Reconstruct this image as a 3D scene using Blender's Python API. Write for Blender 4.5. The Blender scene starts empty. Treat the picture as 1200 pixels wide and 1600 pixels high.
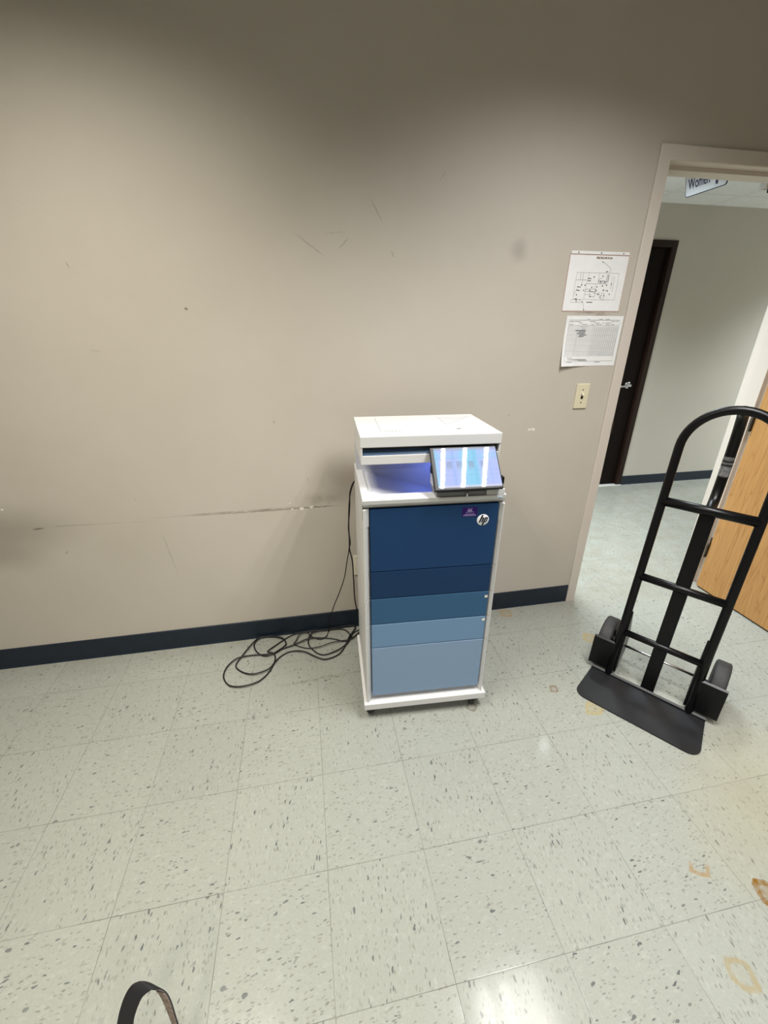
import bpy, bmesh, math, random
from mathutils import Vector, Matrix
random.seed(7)
SC = bpy.context.scene
COL = SC.collection
PI = math.pi

# ------------------------------------------------------------------ camera
CAM = Vector((0.0354, -0.4437, 1.5256))
YAW, PITCH, F_PX = 0.1854, -0.4158, 652.36
fwd = Vector((math.sin(YAW)*math.cos(PITCH), math.cos(YAW)*math.cos(PITCH), math.sin(PITCH)))
right = Vector((math.cos(YAW), -math.sin(YAW), 0))
up = right.cross(fwd)
cd = bpy.data.cameras.new('camera')
cam = bpy.data.objects.new('camera', cd)
COL.objects.link(cam)
M = Matrix((right, up, -fwd)).transposed().to_4x4()
M.translation = CAM
cam.matrix_world = M
cd.sensor_fit = 'HORIZONTAL'
cd.sensor_width = 36.0
cd.lens = F_PX/1200*36.0
cd.clip_start = 0.02
SC.camera = cam

# ------------------------------------------------------------------ light and exposure
SC.view_settings.view_transform = 'Standard'
SC.view_settings.look = 'None'
SC.view_settings.exposure = 0.0
SC.view_settings.gamma = 1.0
SC.view_settings.use_curve_mapping = False
W = bpy.data.worlds.new('world')
SC.world = W
W.use_nodes = True
W.node_tree.nodes['Background'].inputs[0].default_value = (0.8, 0.85, 0.9, 1)
W.node_tree.nodes['Background'].inputs[1].default_value = 0.05

CEIL_Z = 2.74          # room ceiling
HALL_Z = 2.46          # corridor ceiling
TUBE_W = 12.6          # power of one tube
SPREAD = math.radians(124)
COOL = (1.0, 0.985, 0.975)
WARM = (1.0, 0.945, 0.84)
HALL_C = (0.86, 0.95, 1.0)
TROFFERS = [           # x, y (centre), colour, power factor, label
    (1.10, 0.18, COOL, 1.12, 'recessed three-tube ceiling light nearest the doorway'),
    (-0.66, 0.27, WARM, 1.03, 'recessed warm three-tube ceiling light over the left part of the wall'),
    (1.065, -2.4, COOL, 1.0, 'recessed three-tube ceiling light far behind on the door side'),
    (-0.78, -2.4, WARM, 1.0, 'recessed warm three-tube ceiling light far behind on the left side'),
]
HALL_TROFFERS = [(1.65, 2.35, HALL_C, 1.9, 'recessed ceiling light in the corridor just beyond the doorway'),
                 (5.6, 2.3, HALL_C, 2.0, 'recessed ceiling light further along the corridor')]

# ------------------------------------------------------------------ colour and material helpers
def lin(c):
    return c/12.92 if c <= 0.04045 else ((c+0.055)/1.055)**2.4
def rgb(r, g, b, a=1.0):
    return (lin(r/255), lin(g/255), lin(b/255), a)

def new_mat(name):
    m = bpy.data.materials.new(name)
    m.use_nodes = True
    nt = m.node_tree
    return m, nt, nt.nodes['Principled BSDF']

def simple(name, col, rough=0.5, metal=0.0, bump=0.0, bscale=400.0, var=0.0, vscale=8.0, spec=0.5):
    m, nt, p = new_mat(name)
    p.inputs['Base Color'].default_value = col
    p.inputs['Roughness'].default_value = rough
    p.inputs['Metallic'].default_value = metal
    p.inputs['Specular IOR Level'].default_value = spec
    tc = nt.nodes.new('ShaderNodeTexCoord')
    if bump > 0:
        n = nt.nodes.new('ShaderNodeTexNoise'); n.inputs['Scale'].default_value = bscale
        n.inputs['Detail'].default_value = 3
        nt.links.new(tc.outputs['Object'], n.inputs['Vector'])
        b = nt.nodes.new('ShaderNodeBump'); b.inputs['Strength'].default_value = bump
        b.inputs['Distance'].default_value = 0.002
        nt.links.new(n.outputs['Fac'], b.inputs['Height']); nt.links.new(b.outputs['Normal'], p.inputs['Normal'])
    if var > 0:
        n = nt.nodes.new('ShaderNodeTexNoise'); n.inputs['Scale'].default_value = vscale
        n.inputs['Detail'].default_value = 5
        nt.links.new(tc.outputs['Object'], n.inputs['Vector'])
        mr = nt.nodes.new('ShaderNodeMapRange'); mr.inputs[1].default_value = 0.3; mr.inputs[2].default_value = 0.7
        mr.inputs[3].default_value = 1-var; mr.inputs[4].default_value = 1+var
        nt.links.new(n.outputs['Fac'], mr.inputs[0])
        mx = nt.nodes.new('ShaderNodeVectorMath'); mx.operation = 'SCALE'
        mx.inputs[0].default_value = col[:3]
        nt.links.new(mr.outputs[0], mx.inputs['Scale'])
        nt.links.new(mx.outputs[0], p.inputs['Base Color'])
    return m

class NT:
    """tiny wrapper to write node graphs as expressions"""
    def __init__(s, nt): s.nt = nt
    def node(s, t, **k):
        n = s.nt.nodes.new(t)
        for a, v in k.items(): setattr(n, a, v)
        return n
    def put(s, sock, v):
        if hasattr(v, 'is_output') or isinstance(v, bpy.types.NodeSocket): s.nt.links.new(v, sock)
        else: sock.default_value = v
    def math(s, op, a, b=None, c=None, clamp=False):
        n = s.node('ShaderNodeMath', operation=op, use_clamp=clamp)
        s.put(n.inputs[0], a)
        if b is not None: s.put(n.inputs[1], b)
        if c is not None: s.put(n.inputs[2], c)
        return n.outputs[0]
    def vmath(s, op, a, b=None, scale=None):
        n = s.node('ShaderNodeVectorMath', operation=op)
        s.put(n.inputs[0], a)
        if b is not None: s.put(n.inputs[1], b)
        if scale is not None: s.put(n.inputs['Scale'], scale)
        return n.outputs['Value'] if op in ('LENGTH', 'DOT_PRODUCT', 'DISTANCE') else n.outputs['Vector']
    def maprange(s, v, a, b, c, d, smooth=False):
        n = s.node('ShaderNodeMapRange')
        if smooth: n.interpolation_type = 'SMOOTHSTEP'
        s.put(n.inputs[0], v)
        for i, x in enumerate((a, b, c, d)): s.put(n.inputs[i+1], x)
        return n.outputs[0]
    def noise(s, vec, scale, detail=3, rough=0.5, out='Fac'):
        n = s.node('ShaderNodeTexNoise')
        s.put(n.inputs['Vector'], vec); s.put(n.inputs['Scale'], scale)
        s.put(n.inputs['Detail'], detail); s.put(n.inputs['Roughness'], rough)
        return n.outputs[out]
    def mix(s, f, a, b, kind='RGBA', blend='MIX'):
        n = s.node('ShaderNodeMix', data_type=kind)
        if kind == 'RGBA': n.blend_type = blend
        s.put(n.inputs[0], f)
        i = {'RGBA': (6, 7, 2), 'VECTOR': (4, 5, 1), 'FLOAT': (2, 3, 0)}[kind]
        s.put(n.inputs[i[0]], a); s.put(n.inputs[i[1]], b)
        return n.outputs[i[2]]
    def mapping(s, vec, loc=(0,0,0), rot=(0,0,0), scale=(1,1,1), kind='TEXTURE'):
        n = s.node('ShaderNodeMapping', vector_type=kind)
        s.put(n.inputs[0], vec)
        n.inputs[1].default_value = loc; n.inputs[2].default_value = rot; n.inputs[3].default_value = scale
        return n.outputs[0]
    def xyz(s, vec):
        n = s.node('ShaderNodeSeparateXYZ'); s.put(n.inputs[0], vec); return n.outputs
    def comb(s, x, y, z):
        n = s.node('ShaderNodeCombineXYZ')
        s.put(n.inputs[0], x); s.put(n.inputs[1], y); s.put(n.inputs[2], z); return n.outputs[0]
    def obj(s): return s.node('ShaderNodeTexCoord').outputs['Object']
    def bump(s, h, strength, dist=0.002, normal=None):
        n = s.node('ShaderNodeBump'); n.inputs['Strength'].default_value = strength
        n.inputs['Distance'].default_value = dist
        s.put(n.inputs['Height'], h)
        if normal is not None: s.put(n.inputs['Normal'], normal)
        return n.outputs[0]

# ------------------------------------------------------------------ materials: vinyl floor
TILE = 0.3048
def floor_material():
    m, nt, p = new_mat('speckled_vinyl_tile')
    g = NT(nt)
    P = g.obj()
    X, Y, Z = g.xyz(P)
    tx = g.math('DIVIDE', X, TILE); ty = g.math('DIVIDE', Y, TILE)
    ix = g.math('FLOOR', tx); iy = g.math('FLOOR', ty)
    fx = g.math('FRACT', tx); fy = g.math('FRACT', ty)
    par = g.math('FLOORED_MODULO', g.math('ADD', ix, iy), 2.0)
    wn = g.node('ShaderNodeTexWhiteNoise', noise_dimensions='3D')
    g.put(wn.inputs['Vector'], g.comb(ix, iy, 3.0))
    tone = g.math('MULTIPLY', g.math('SUBTRACT', wn.outputs['Value'], 0.5), 0.05)
    # streak direction alternates from tile to tile
    off = g.math('MULTIPLY', wn.outputs['Value'], 17.0)
    a = g.comb(g.math('ADD', X, off), Y, 0.0)
    b = g.comb(g.math('ADD', Y, off), X, 5.0)
    V = g.mix(par, a, b, 'VECTOR')
    warp = g.vmath('SCALE', g.vmath('SUBTRACT', g.noise(V, 70, 2, 0.5, 'Color'), (0.5, 0.5, 0.5)), scale=0.010)
    Vw = g.vmath('ADD', V, warp)
    Vr = g.mapping(Vw, rot=(0, 0, 0.12), kind='POINT')
    def chips(scale, sx, sy, thr, keep, soft, seed):
        v = g.node('ShaderNodeTexVoronoi', voronoi_dimensions='3D')
        vv = g.vmath('ADD', g.vmath('MULTIPLY', Vr, (sx, sy, 1.0)), (seed, seed*0.37, 0))
        g.put(v.inputs['Vector'], vv); v.inputs['Scale'].default_value = scale
        c = g.xyz(v.outputs['Color'])
        big = g.math('MULTIPLY', c[1], thr)
        d = g.math('SUBTRACT', big, v.outputs['Distance'])
        mask = g.maprange(d, 0.0, soft, 0, 1)
        kp = g.math('LESS_THAN', c[0], keep)
        return g.math('MULTIPLY', mask, kp), c[2]
    m1, r1 = chips(66, 1.8, 0.60, 0.38, 0.50, 0.06, 0.0)     # dark streaks
    m2, r2 = chips(115, 1.9, 0.55, 0.48, 0.70, 0.12, 3.1)     # fine grey streaks
    m3, r3 = chips(24, 1.5, 0.85, 0.20, 0.17, 0.03, 7.7)    # few larger flakes
    cloud = g.noise(P, 2.2, 4, 0.6)
    fine = g.noise(Vr, 160, 4, 0.7)
    base = g.mix(cloud, rgb(142, 145, 137), rgb(153, 156, 148))
    base = g.mix(g.maprange(fine, 0.35, 0.7, 0, 0.28), base, rgb(122, 125, 116))
    lightspot = g.noise(g.vmath('MULTIPLY', Vr, (1.5, 0.7, 1)), 60, 2)
    base = g.mix(g.maprange(lightspot, 0.55, 0.75, 0, 0.3), base, rgb(170, 173, 166))
    base = g.vmath('SCALE', base, scale=g.math('ADD', 1.0, tone))
    base = g.mix(g.math('MULTIPLY', m2, 0.62), base, g.mix(r2, rgb(92, 95, 90), rgb(122, 120, 110)))
    base = g.mix(g.math('MULTIPLY', m1, g.maprange(r1, 0, 1, 0.20, 0.72)), base, g.mix(r1, rgb(86, 87, 82), rgb(52, 57, 64)))
    base = g.mix(g.math('MULTIPLY', m3, 0.6), base, g.mix(r3, rgb(50, 56, 62), rgb(78, 82, 86)))
    # wear: yellowed wax to the right of the wheels, grime along the wall
    yel = g.vmath('LENGTH', g.mapping(P, loc=(1.55, 0.25, 0), rot=(0, 0, 0.5), scale=(0.55, 0.30, 1)))
    base = g.mix(g.maprange(yel, 1.0, 0.2, 0, 0.30, True), base, rgb(163, 155, 122))
    grime = g.math('MULTIPLY', g.maprange(Y, 1.28, 1.44, 0, 0.45), g.maprange(g.noise(P, 9, 4, 0.7), 0.35, 0.7, 0.2, 1))
    base = g.mix(grime, base, rgb(124, 114, 96))
    scuff = g.vmath('LENGTH', g.mapping(g.vmath('ADD', P, g.vmath('SCALE', g.noise(P, 12, 3, 0.6, 'Color'), scale=0.05)),
                                        loc=(0.05, 1.105, 0.02), rot=(0, 0, 0.06), scale=(0.30, 0.012, 1)))
    base = g.mix(g.math('MULTIPLY', g.maprange(scuff, 1.0, 0.3, 0, 0.5, True), g.maprange(g.noise(P, 50, 3), 0.4, 0.6, 0.2, 1)), base, rgb(108, 100, 84))
    # old adhesive and rust marks: rings of their own shape
    def ring(cx, cy, rx, ry, rot, col, amt, hollow, gap=None):
        nonlocal base
        wob = g.vmath('SCALE', g.vmath('SUBTRACT', g.noise(P, 38, 3, 0.6, 'Color'), (0.5, 0.5, 0.5)), scale=0.022)
        q = g.mapping(g.vmath('ADD', P, wob), loc=(cx, cy, 0), rot=(0, 0, rot), scale=(rx, ry, 1))
        qx, qy, qz = g.xyz(q)
        # a rounded diamond/square distance
        d = g.math('ADD', g.math('MULTIPLY', g.math('ADD', g.math('ABSOLUTE', qx), g.math('ABSOLUTE', qy)), 0.55),
                   g.math('MULTIPLY', g.vmath('LENGTH', g.comb(qx, qy, 0)), 0.45))
        out = g.maprange(d, 1.0, 0.86, 0, 1, True)
        inn = g.maprange(d, 0.62, 0.45, 1, hollow, True)
        k = g.math('MULTIPLY', out, inn)
        if gap: k = g.math('MULTIPLY', k, g.maprange(g.math('ADD', g.math('MULTIPLY', qx, gap[0]), g.math('MULTIPLY', qy, gap[1])), -0.2, 0.5, 1, 0, True))
        k = g.math('MULTIPLY', k, g.maprange(g.noise(P, 60, 3), 0.3, 0.6, 0.45, 1))
        base = g.mix(g.math('MULTIPLY', k, amt), base, col)
    ring(1.275, 0.004, 0.045, 0.050, 0.3, rgb(118, 84, 30), 1.0, 0.45)
    ring(1.130, 0.104, 0.042, 0.034, 0.2, rgb(140, 110, 62), 0.70, 0.0, (0.6, 0.8))
    ring(1.035, -0.118, 0.040, 0.045, 0.5, rgb(142, 122, 70), 0.55, 0.15)
    ring(1.101, 1.384, 0.045, 0.045, 0.6, rgb(148, 126, 84), 0.75, 0.35)
    ring(1.452, 1.100, 0.050, 0.050, 0.2, rgb(160, 138, 78), 0.65, 0.6)
    ring(1.069, 0.822, 0.026, 0.022, 0.4, rgb(110, 84, 58), 0.80, 0.3)
    ring(1.185, 0.690, 0.060, 0.040, 0.4, rgb(160, 141, 76), 0.60, 0.6)
    ring(0.660, 0.795, 0.030, 0.028, 0.2, rgb(92, 82, 66), 0.70, 0.4)
    ring(0.560, 1.000, 0.050, 0.030, 0.2, rgb(120, 112, 98), 0.35, 0.8)
    # joints between tiles
    jx = g.math('MINIMUM', fx, g.math('SUBTRACT', 1.0, fx)); jy = g.math('MINIMUM', fy, g.math('SUBTRACT', 1.0, fy))
    j = g.math('MINIMUM', jx, jy)
    jm = g.math('MULTIPLY', g.maprange(j, 0.0012, 0.0040, 1, 0), g.maprange(g.noise(P, 5, 3), 0.35, 0.6, 0.30, 0.80))
    base = g.mix(jm, base, rgb(80, 79, 72))
    g.put(p.inputs['Base Color'], base)
    g.put(p.inputs['Roughness'], g.maprange(g.noise(P, 6, 4, 0.6), 0.3, 0.7, 0.10, 0.17))
    p.inputs['Specular IOR Level'].default_value = 0.15
    # each tile lies at its own very slight tilt
    tilt = g.vmath('MULTIPLY', g.vmath('SUBTRACT', wn.outputs['Color'], (0.5, 0.5, 0.5)), (0.020, 0.020, 0.0))
    geo = g.node('ShaderNodeNewGeometry').outputs['Normal']
    nrm = g.vmath('NORMALIZE', g.vmath('ADD', geo, tilt))
    hgt = g.math('SUBTRACT', g.math('MULTIPLY', g.noise(P, 30, 4, 0.6), 0.4), g.maprange(j, 0.0, 0.006, 0.8, 0))
    g.put(p.inputs['Normal'], g.bump(hgt, 0.12, 0.001, nrm))
    return m

# ------------------------------------------------------------------ materials: painted wall with its marks
def wall_material(name, col_a, col_b, marks=False):
    m, nt, p = new_mat(name)
    g = NT(nt)
    P = g.obj()
    base = g.mix(g.maprange(g.noise(P, 1.3, 4, 0.6), 0.35, 0.65, 0, 1), col_a, col_b)
    if marks:
        warp = g.vmath('SCALE', g.vmath('SUBTRACT', g.noise(P, 14, 4, 0.65, 'Color'), (0.5, 0.5, 0.5)), scale=0.05)
        warp2 = g.vmath('SCALE', g.vmath('SUBTRACT', g.noise(P, 60, 3, 0.6, 'Color'), (0.5, 0.5, 0.5)), scale=0.012)
        Pw = g.vmath('ADD', P, warp); Pf = g.vmath('ADD', P, warp2)
        def blot(x, z, rx, rz, rot, col, amt, soft=0.8, src=None, grain=None):
            nonlocal base
            d = g.vmath('LENGTH', g.mapping(src or Pw, loc=(x, 1.437, z), rot=(0, rot, 0), scale=(rx, 10.0, rz)))
            k = g.maprange(d, 1.0, 1.0-soft, 0, amt, True)
            if grain: k = g.math('MULTIPLY', k, g.maprange(g.noise(P, grain, 4, 0.7), 0.38, 0.62, 0.15, 1))
            base = g.mix(k, base, col)
        dull_brown = rgb(112, 100, 86); pale = rgb(226, 220, 208); grey = rgb(120, 112, 106)
        # rubbed grime beside the printer and wide darker patches at the left
        blot(0.22, 0.86, 0.24, 0.19, 0.5, dull_brown, 0.55, 0.98)
        blot(0.09, 0.775, 0.19, 0.05, 0.0, dull_brown, 0.40, 0.95, grain=7)
        blot(-1.28, 0.72, 0.40, 0.17, 0.0, dull_brown, 0.42, 0.95)
        blot(-1.35, 0.60, 0.30, 0.10, 0.1, dull_brown, 0.30, 0.95)
        blot(0.954, 1.815, 0.050, 0.060, 0.0, rgb(122, 114, 110), 0.33, 0.9)
        # long chair-height dent line
        blot(-0.30, 0.738, 0.50, 0.010, -0.004, dull_brown, 0.55, 0.9, P, 10)
        blot(-0.14, 0.733, 0.36, 0.006, 0.0, rgb(96, 84, 72), 0.55, 0.8, Pf, 12)
        blot(0.05, 0.734, 0.15, 0.004, 0.0, rgb(84, 72, 60), 0.6, 0.7, Pf)
        blot(-0.95, 0.728, 0.40, 0.004, 0.02, dull_brown, 0.45, 0.9, P, 10)
        blot(-1.14, 0.725, 0.030, 0.004, 0.0, rgb(80, 70, 60), 0.7, 0.6, Pf)
        # chipped paint
        for x, z, r in ((-0.013, 0.731, 0.009), (0.034, 0.735, 0.008), (-0.058, 0.731, 0.005), (-0.066, 0.762, 0.003), (1.138, 1.066, 0.009), (1.119, 1.066, 0.007), (-1.249, 0.824, 0.006)):
            blot(x, z, r*1.35, r, 0.0, pale, 0.95, 0.4, Pf)
        # scratches
        for x0, z0, x1, z1, w, a in ((0.025, 1.863, 0.180, 1.762, .0028, .45), (0.205, 1.80, 0.255, 1.845, .004, .45), (0.14, 1.85, 0.25, 1.862, .003, .25),
                                     (0.325, 1.985, 0.392, 1.880, .0035, .4), (0.415, 1.81, 0.430, 1.775, .004, .4), (0.60, 2.03, 0.63, 2.07, .003, .3),
                                     (-0.757, 1.742, -0.745, 1.712, .004, .45), (-0.102, 1.158, -0.098, 1.138, .004, .5), (-0.735, 0.84, -0.725, 0.825, .004, .4),
                                     (-1.075, 0.59, -1.055, 0.61, .005, .45), (-0.76, 1.45, -0.70, 1.44, .004, .2), (-0.66, 0.70, -0.62, 0.40, .004, .3), (0.02, 0.90, 0.035, 0.84, .003, .3)):
            L = math.hypot(x1-x0, z1-z0)/2
            blot((x0+x1)/2, (z0+z1)/2, L, w, -math.atan2(z1-z0, x1-x0), grey, a, 0.7, Pf)
        blot(-0.38, 1.591, 0.009, 0.007, 0, rgb(96, 88, 80), 0.75, 0.6, Pf)
        blot(1.00, 1.14, 0.010, 0.004, 0, grey, 0.3, 0.6, Pf)
        # old tape residue round the posted sheets
        blot(1.34, 1.585, 0.13, 0.012, 0.0, rgb(128, 108, 104), 0.6, 0.8, Pw, 40)
    g.put(p.inputs['Base Color'], base)
    p.inputs['Roughness'].default_value = 0.62
    p.inputs['Specular IOR Level'].default_value = 0.35
    h = g.math('ADD', g.noise(P, 330, 2, 0.5), g.math('MULTIPLY', g.noise(P, 120, 2), 0.6))
    g.put(p.inputs['Normal'], g.bump(h, 0.16, 0.0015))
    return m

def wood_material(name, c_dark, c_mid, c_light, rough=0.35, spec=0.4, axis_scale=(9.0, 9.0, 0.55), figure=True):
    m, nt, p = new_mat(name)
    g = NT(nt)
    P = g.obj()
    w = g.vmath('ADD', P, g.vmath('SCALE', g.noise(g.vmath('MULTIPLY', P, (1.5, 1.5, 0.6)), 1.6, 3, 0.5, 'Color'), scale=0.18))
    Q = g.vmath('MULTIPLY', w, axis_scale)
    n1 = g.noise(Q, 1.6, 3, 0.5)
    rings = g.math('FRACT', g.math('MULTIPLY', n1, 9.0))
    rings = g.math('ABSOLUTE', g.math('SUBTRACT', rings, 0.5))
    fib = g.noise(g.vmath('MULTIPLY', P, (120, 120, 2.2)), 1.0, 4, 0.7)
    col = g.mix(g.maprange(rings, 0.0, 0.5, 0.05, 0.75), c_mid, c_light)
    col = g.mix(g.maprange(rings, 0.08, 0.0, 0, 0.6), col, c_dark)
    col = g.mix(g.maprange(fib, 0.42, 0.72, 0, 0.5), col, c_dark)
    g.put(p.inputs['Base Color'], col)
    p.inputs['Roughness'].default_value = rough
    p.inputs['Specular IOR Level'].default_value = spec
    g.put(p.inputs['Normal'], g.bump(fib, 0.06, 0.0006))
    return m

def ceiling_material(name, tile, grid=rgb(228, 228, 224)):
    m, nt, p = new_mat(name)
    g = NT(nt)
    P = g.obj()
    X, Y, Z = g.xyz(P)
    def dist(c, o):
        f = g.math('FRACT', g.math('DIVIDE', g.math('ADD', c, o), 0.61))
        return g.math('MINIMUM', f, g.math('SUBTRACT', 1.0, f))
    j = g.math('MINIMUM', dist(X, 0.16), dist(Y, 0.12))
    pits = g.maprange(g.noise(P, 90, 3, 0.6), 0.30, 0.42, 1, 0)
    col = g.mix(g.math('MULTIPLY', pits, 0.35), tile, rgb(140, 140, 136))
    col = g.mix(g.maprange(j, 0.016, 0.020, 0.6, 0), col, grid)
    col = g.mix(g.math('MULTIPLY', g.maprange(j, 0.024, 0.020, 0, 1), g.maprange(j, 0.016, 0.020, 0, 0.5)), col, rgb(120, 120, 118))
    g.put(p.inputs['Base Color'], col)
    p.inputs['Roughness'].default_value = 0.85
    return m

def screen_material():
    """display content: pale blue home page with a row of tiles, plus painted-in reflection bands"""
    m, nt, p = new_mat('lit_display')
    g = NT(nt)
    P = g.node('ShaderNodeTexCoord').outputs['Generated']
    U, V, Wc = g.xyz(P)
    lav = (0.42, 0.50, 0.86, 1); cyan = (0.26, 0.58, 0.80, 1); blue = (0.28, 0.44, 0.80, 1)
    col = g.mix(g.maprange(U, 0.30, 0.52, 0, 1, True), lav, cyan)
    col = g.mix(g.maprange(U, 0.62, 0.80, 0, 1, True), col, lav)
    col = g.mix(g.maprange(U, 0.08, 0.0, 0, 0.8, True), col, cyan)
    col = g.mix(g.maprange(g.math('ABSOLUTE', g.math('SUBTRACT', V, 0.80)), 0.10, 0.06, 0, 0.35), col, cyan)
    def rect(u0, u1, v0, v1, c, a):
        nonlocal col
        k = g.math('MULTIPLY', g.math('MULTIPLY', g.math('GREATER_THAN', U, u0), g.math('LESS_THAN', U, u1)),
                   g.math('MULTIPLY', g.math('GREATER_THAN', V, v0), g.math('LESS_THAN', V, v1)))
        col = g.mix(g.math('MULTIPLY', k, a), col, c)
    for u in (0.17, 0.33, 0.52, 0.70):
        rect(u, u+0.095, 0.47, 0.66, (0.24, 0.30, 0.42, 1), 0.55)
        rect(u+0.012, u+0.080, 0.495, 0.51, (0.6, 0.66, 0.8, 1), 0.5)
    for u0, u1, c_ in ((0.26, 0.31, blue), (0.41, 0.47, cyan), (0.60, 0.66, (0.2, 0.5, 0.72, 1)), (0.68, 0.72, lav), (0.86, 0.88, blue)): rect(u0, u1, 0.05, 0.94, c_, 0.45)  # upright bands painted into the glow for the reflected ceiling light housing
    rect(0.0, 1.0, 0.0, 0.05, (0.62, 0.62, 0.70, 1), 0.8)
    rect(0.0, 1.0, 0.94, 1.0, (0.36, 0.40, 0.52, 1), 0.7)
    for v in (0.30, 0.42, 0.73): rect(0.0, 1.0, v, v+0.008, (0.2, 0.3, 0.45, 1), 0.45)
    p.inputs['Base Color'].default_value = (0.02, 0.02, 0.025, 1)
    p.inputs['Roughness'].default_value = 0.02
    p.inputs['Specular IOR Level'].default_value = 0.8
    g.put(p.inputs['Emission Color'], col)
    p.inputs['Emission Strength'].default_value = 1.12
    return m

MT = dict(
    floor=floor_material(),
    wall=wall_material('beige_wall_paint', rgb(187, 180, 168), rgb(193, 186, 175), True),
    wall_plain=wall_material('plain_beige_wall_paint', rgb(188, 180, 170), rgb(194, 186, 177)),
    hall_wall=wall_material('corridor_wall_paint', rgb(190, 184, 172), rgb(195, 189, 177)),
    ceiling=ceiling_material('acoustic_ceiling_tile', rgb(188, 189, 185)),
    hall_ceiling=ceiling_material('white_corridor_ceiling_tile', rgb(244, 245, 245), rgb(238, 238, 238)),
    frame=simple('door_frame_enamel', rgb(205, 197, 187), 0.4, bump=0.05, bscale=200),
    base=simple('navy_vinyl_base', rgb(17, 30, 44), 0.42, bump=0.03, var=0.15, vscale=20),
    oak=wood_material('oak_veneer', rgb(152, 106, 60), rgb(184, 137, 82), rgb(193, 148, 92)),
    darkwood=wood_material('dark_stained_wood', rgb(20, 12, 9), rgb(36, 21, 15), rgb(48, 29, 21), 0.5, 0.25),
    darkleaf=wood_material('dark_door_veneer', rgb(10, 6, 5), rgb(18, 11, 8), rgb(24, 14, 10), 0.55, 0.12),
    white=simple('white_printer_plastic', rgb(206, 206, 205), 0.42, bump=0.06, bscale=900),
    white_in=simple('pale_grey_plastic', rgb(192, 193, 196), 0.5, bump=0.05, bscale=900),
    grey=simple('grey_plastic', rgb(124, 125, 128), 0.5, bump=0.04),
    seam=simple('grey_line_plastic', rgb(148, 149, 152), 0.5),
    black=simple('black_plastic', rgb(10, 10, 12), 0.4, spec=0.3),
    slot=simple('navy_slot_plastic', rgb(14, 20, 36), 0.4),
    slot_in=simple('steel_blue_plastic', rgb(48, 76, 108), 0.4),
    blue=[simple('panel_blue_%d' % i, c, 0.6, bump=0.05, bscale=900, spec=0.22) for i, c in enumerate(
        (rgb(22, 57, 96), rgb(19, 50, 86), rgb(50, 88, 122), rgb(107, 138, 170), rgb(127, 151, 178)))],
    logo=simple('logo_white', rgb(235, 238, 242), 0.4),
    ink=simple('dark_ink', rgb(16, 22, 36), 0.6),
    purple=simple('purple_sticker', rgb(40, 8, 92), 0.5, spec=0.25),
    steel=simple('satin_steel', rgb(190, 190, 192), 0.25, 1.0),
    chrome=simple('chrome', rgb(215, 215, 218), 0.12, 1.0),
    darkmetal=simple('dark_hinge_metal', rgb(92, 82, 72), 0.4, 1.0),
    truck=simple('black_enamel', rgb(7, 7, 9), 0.34, bump=0.04, bscale=120, spec=0.28),
    plate=simple('worn_black_steel', rgb(19, 20, 23), 0.5, bump=0.12, bscale=60, var=0.4, vscale=14),
    rubber=simple('grey_black_rubber', rgb(46, 46, 46), 0.7, bump=0.15, bscale=90, var=0.25, vscale=25),
    hub=simple('wheel_hub', rgb(70, 70, 72), 0.5),
    sticker=simple('grey_sticker', rgb(118, 118, 118), 0.5, var=0.5, vscale=130),
    sticker_w=simple('dark_sticker_print', rgb(40, 40, 42), 0.5),
    paper=simple('white_paper', rgb(232, 233, 232), 0.6, var=0.03, vscale=20),
    lam=simple('pinkish_laminate_edge', rgb(196, 168, 160), 0.4),
    print=simple('grey_print', rgb(128, 130, 134), 0.7),
    print_d=simple('black_print', rgb(40, 40, 44), 0.7),
    print_b=simple('brown_print', rgb(112, 84, 44), 0.7),
    ivory=simple('ivory_plastic', rgb(214, 207, 178), 0.4),
    ivory_w=simple('light_ivory_plastic', rgb(222, 216, 196), 0.4),
    cord=simple('black_cord_rubber', rgb(14, 14, 15), 0.5),
    sign=simple('sign_white', rgb(184, 188, 194), 0.4),
    navy=simple('sign_navy', rgb(26, 28, 66), 0.5),
    webbing=simple('black_webbing', rgb(20, 20, 24), 0.8, bump=0.3, bscale=700),
    webbing_in=simple('grey_brown_webbing', rgb(74, 68, 66), 0.8, bump=0.3, bscale=500, var=0.15, vscale=90),
    webbing_pr=simple('tan_webbing_print', rgb(134, 118, 106), 0.8, var=0.4, vscale=130),
    reflector=simple('white_reflector', rgb(205, 208, 210), 0.35),
    louver=simple('aluminium_louver', rgb(160, 164, 168), 0.3, 0.8),
    screen=screen_material(),
)

# ------------------------------------------------------------------ mesh helpers
def link(o, parent=None):
    COL.objects.link(o)
    if parent is not None: o.parent = parent
    return o

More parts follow.
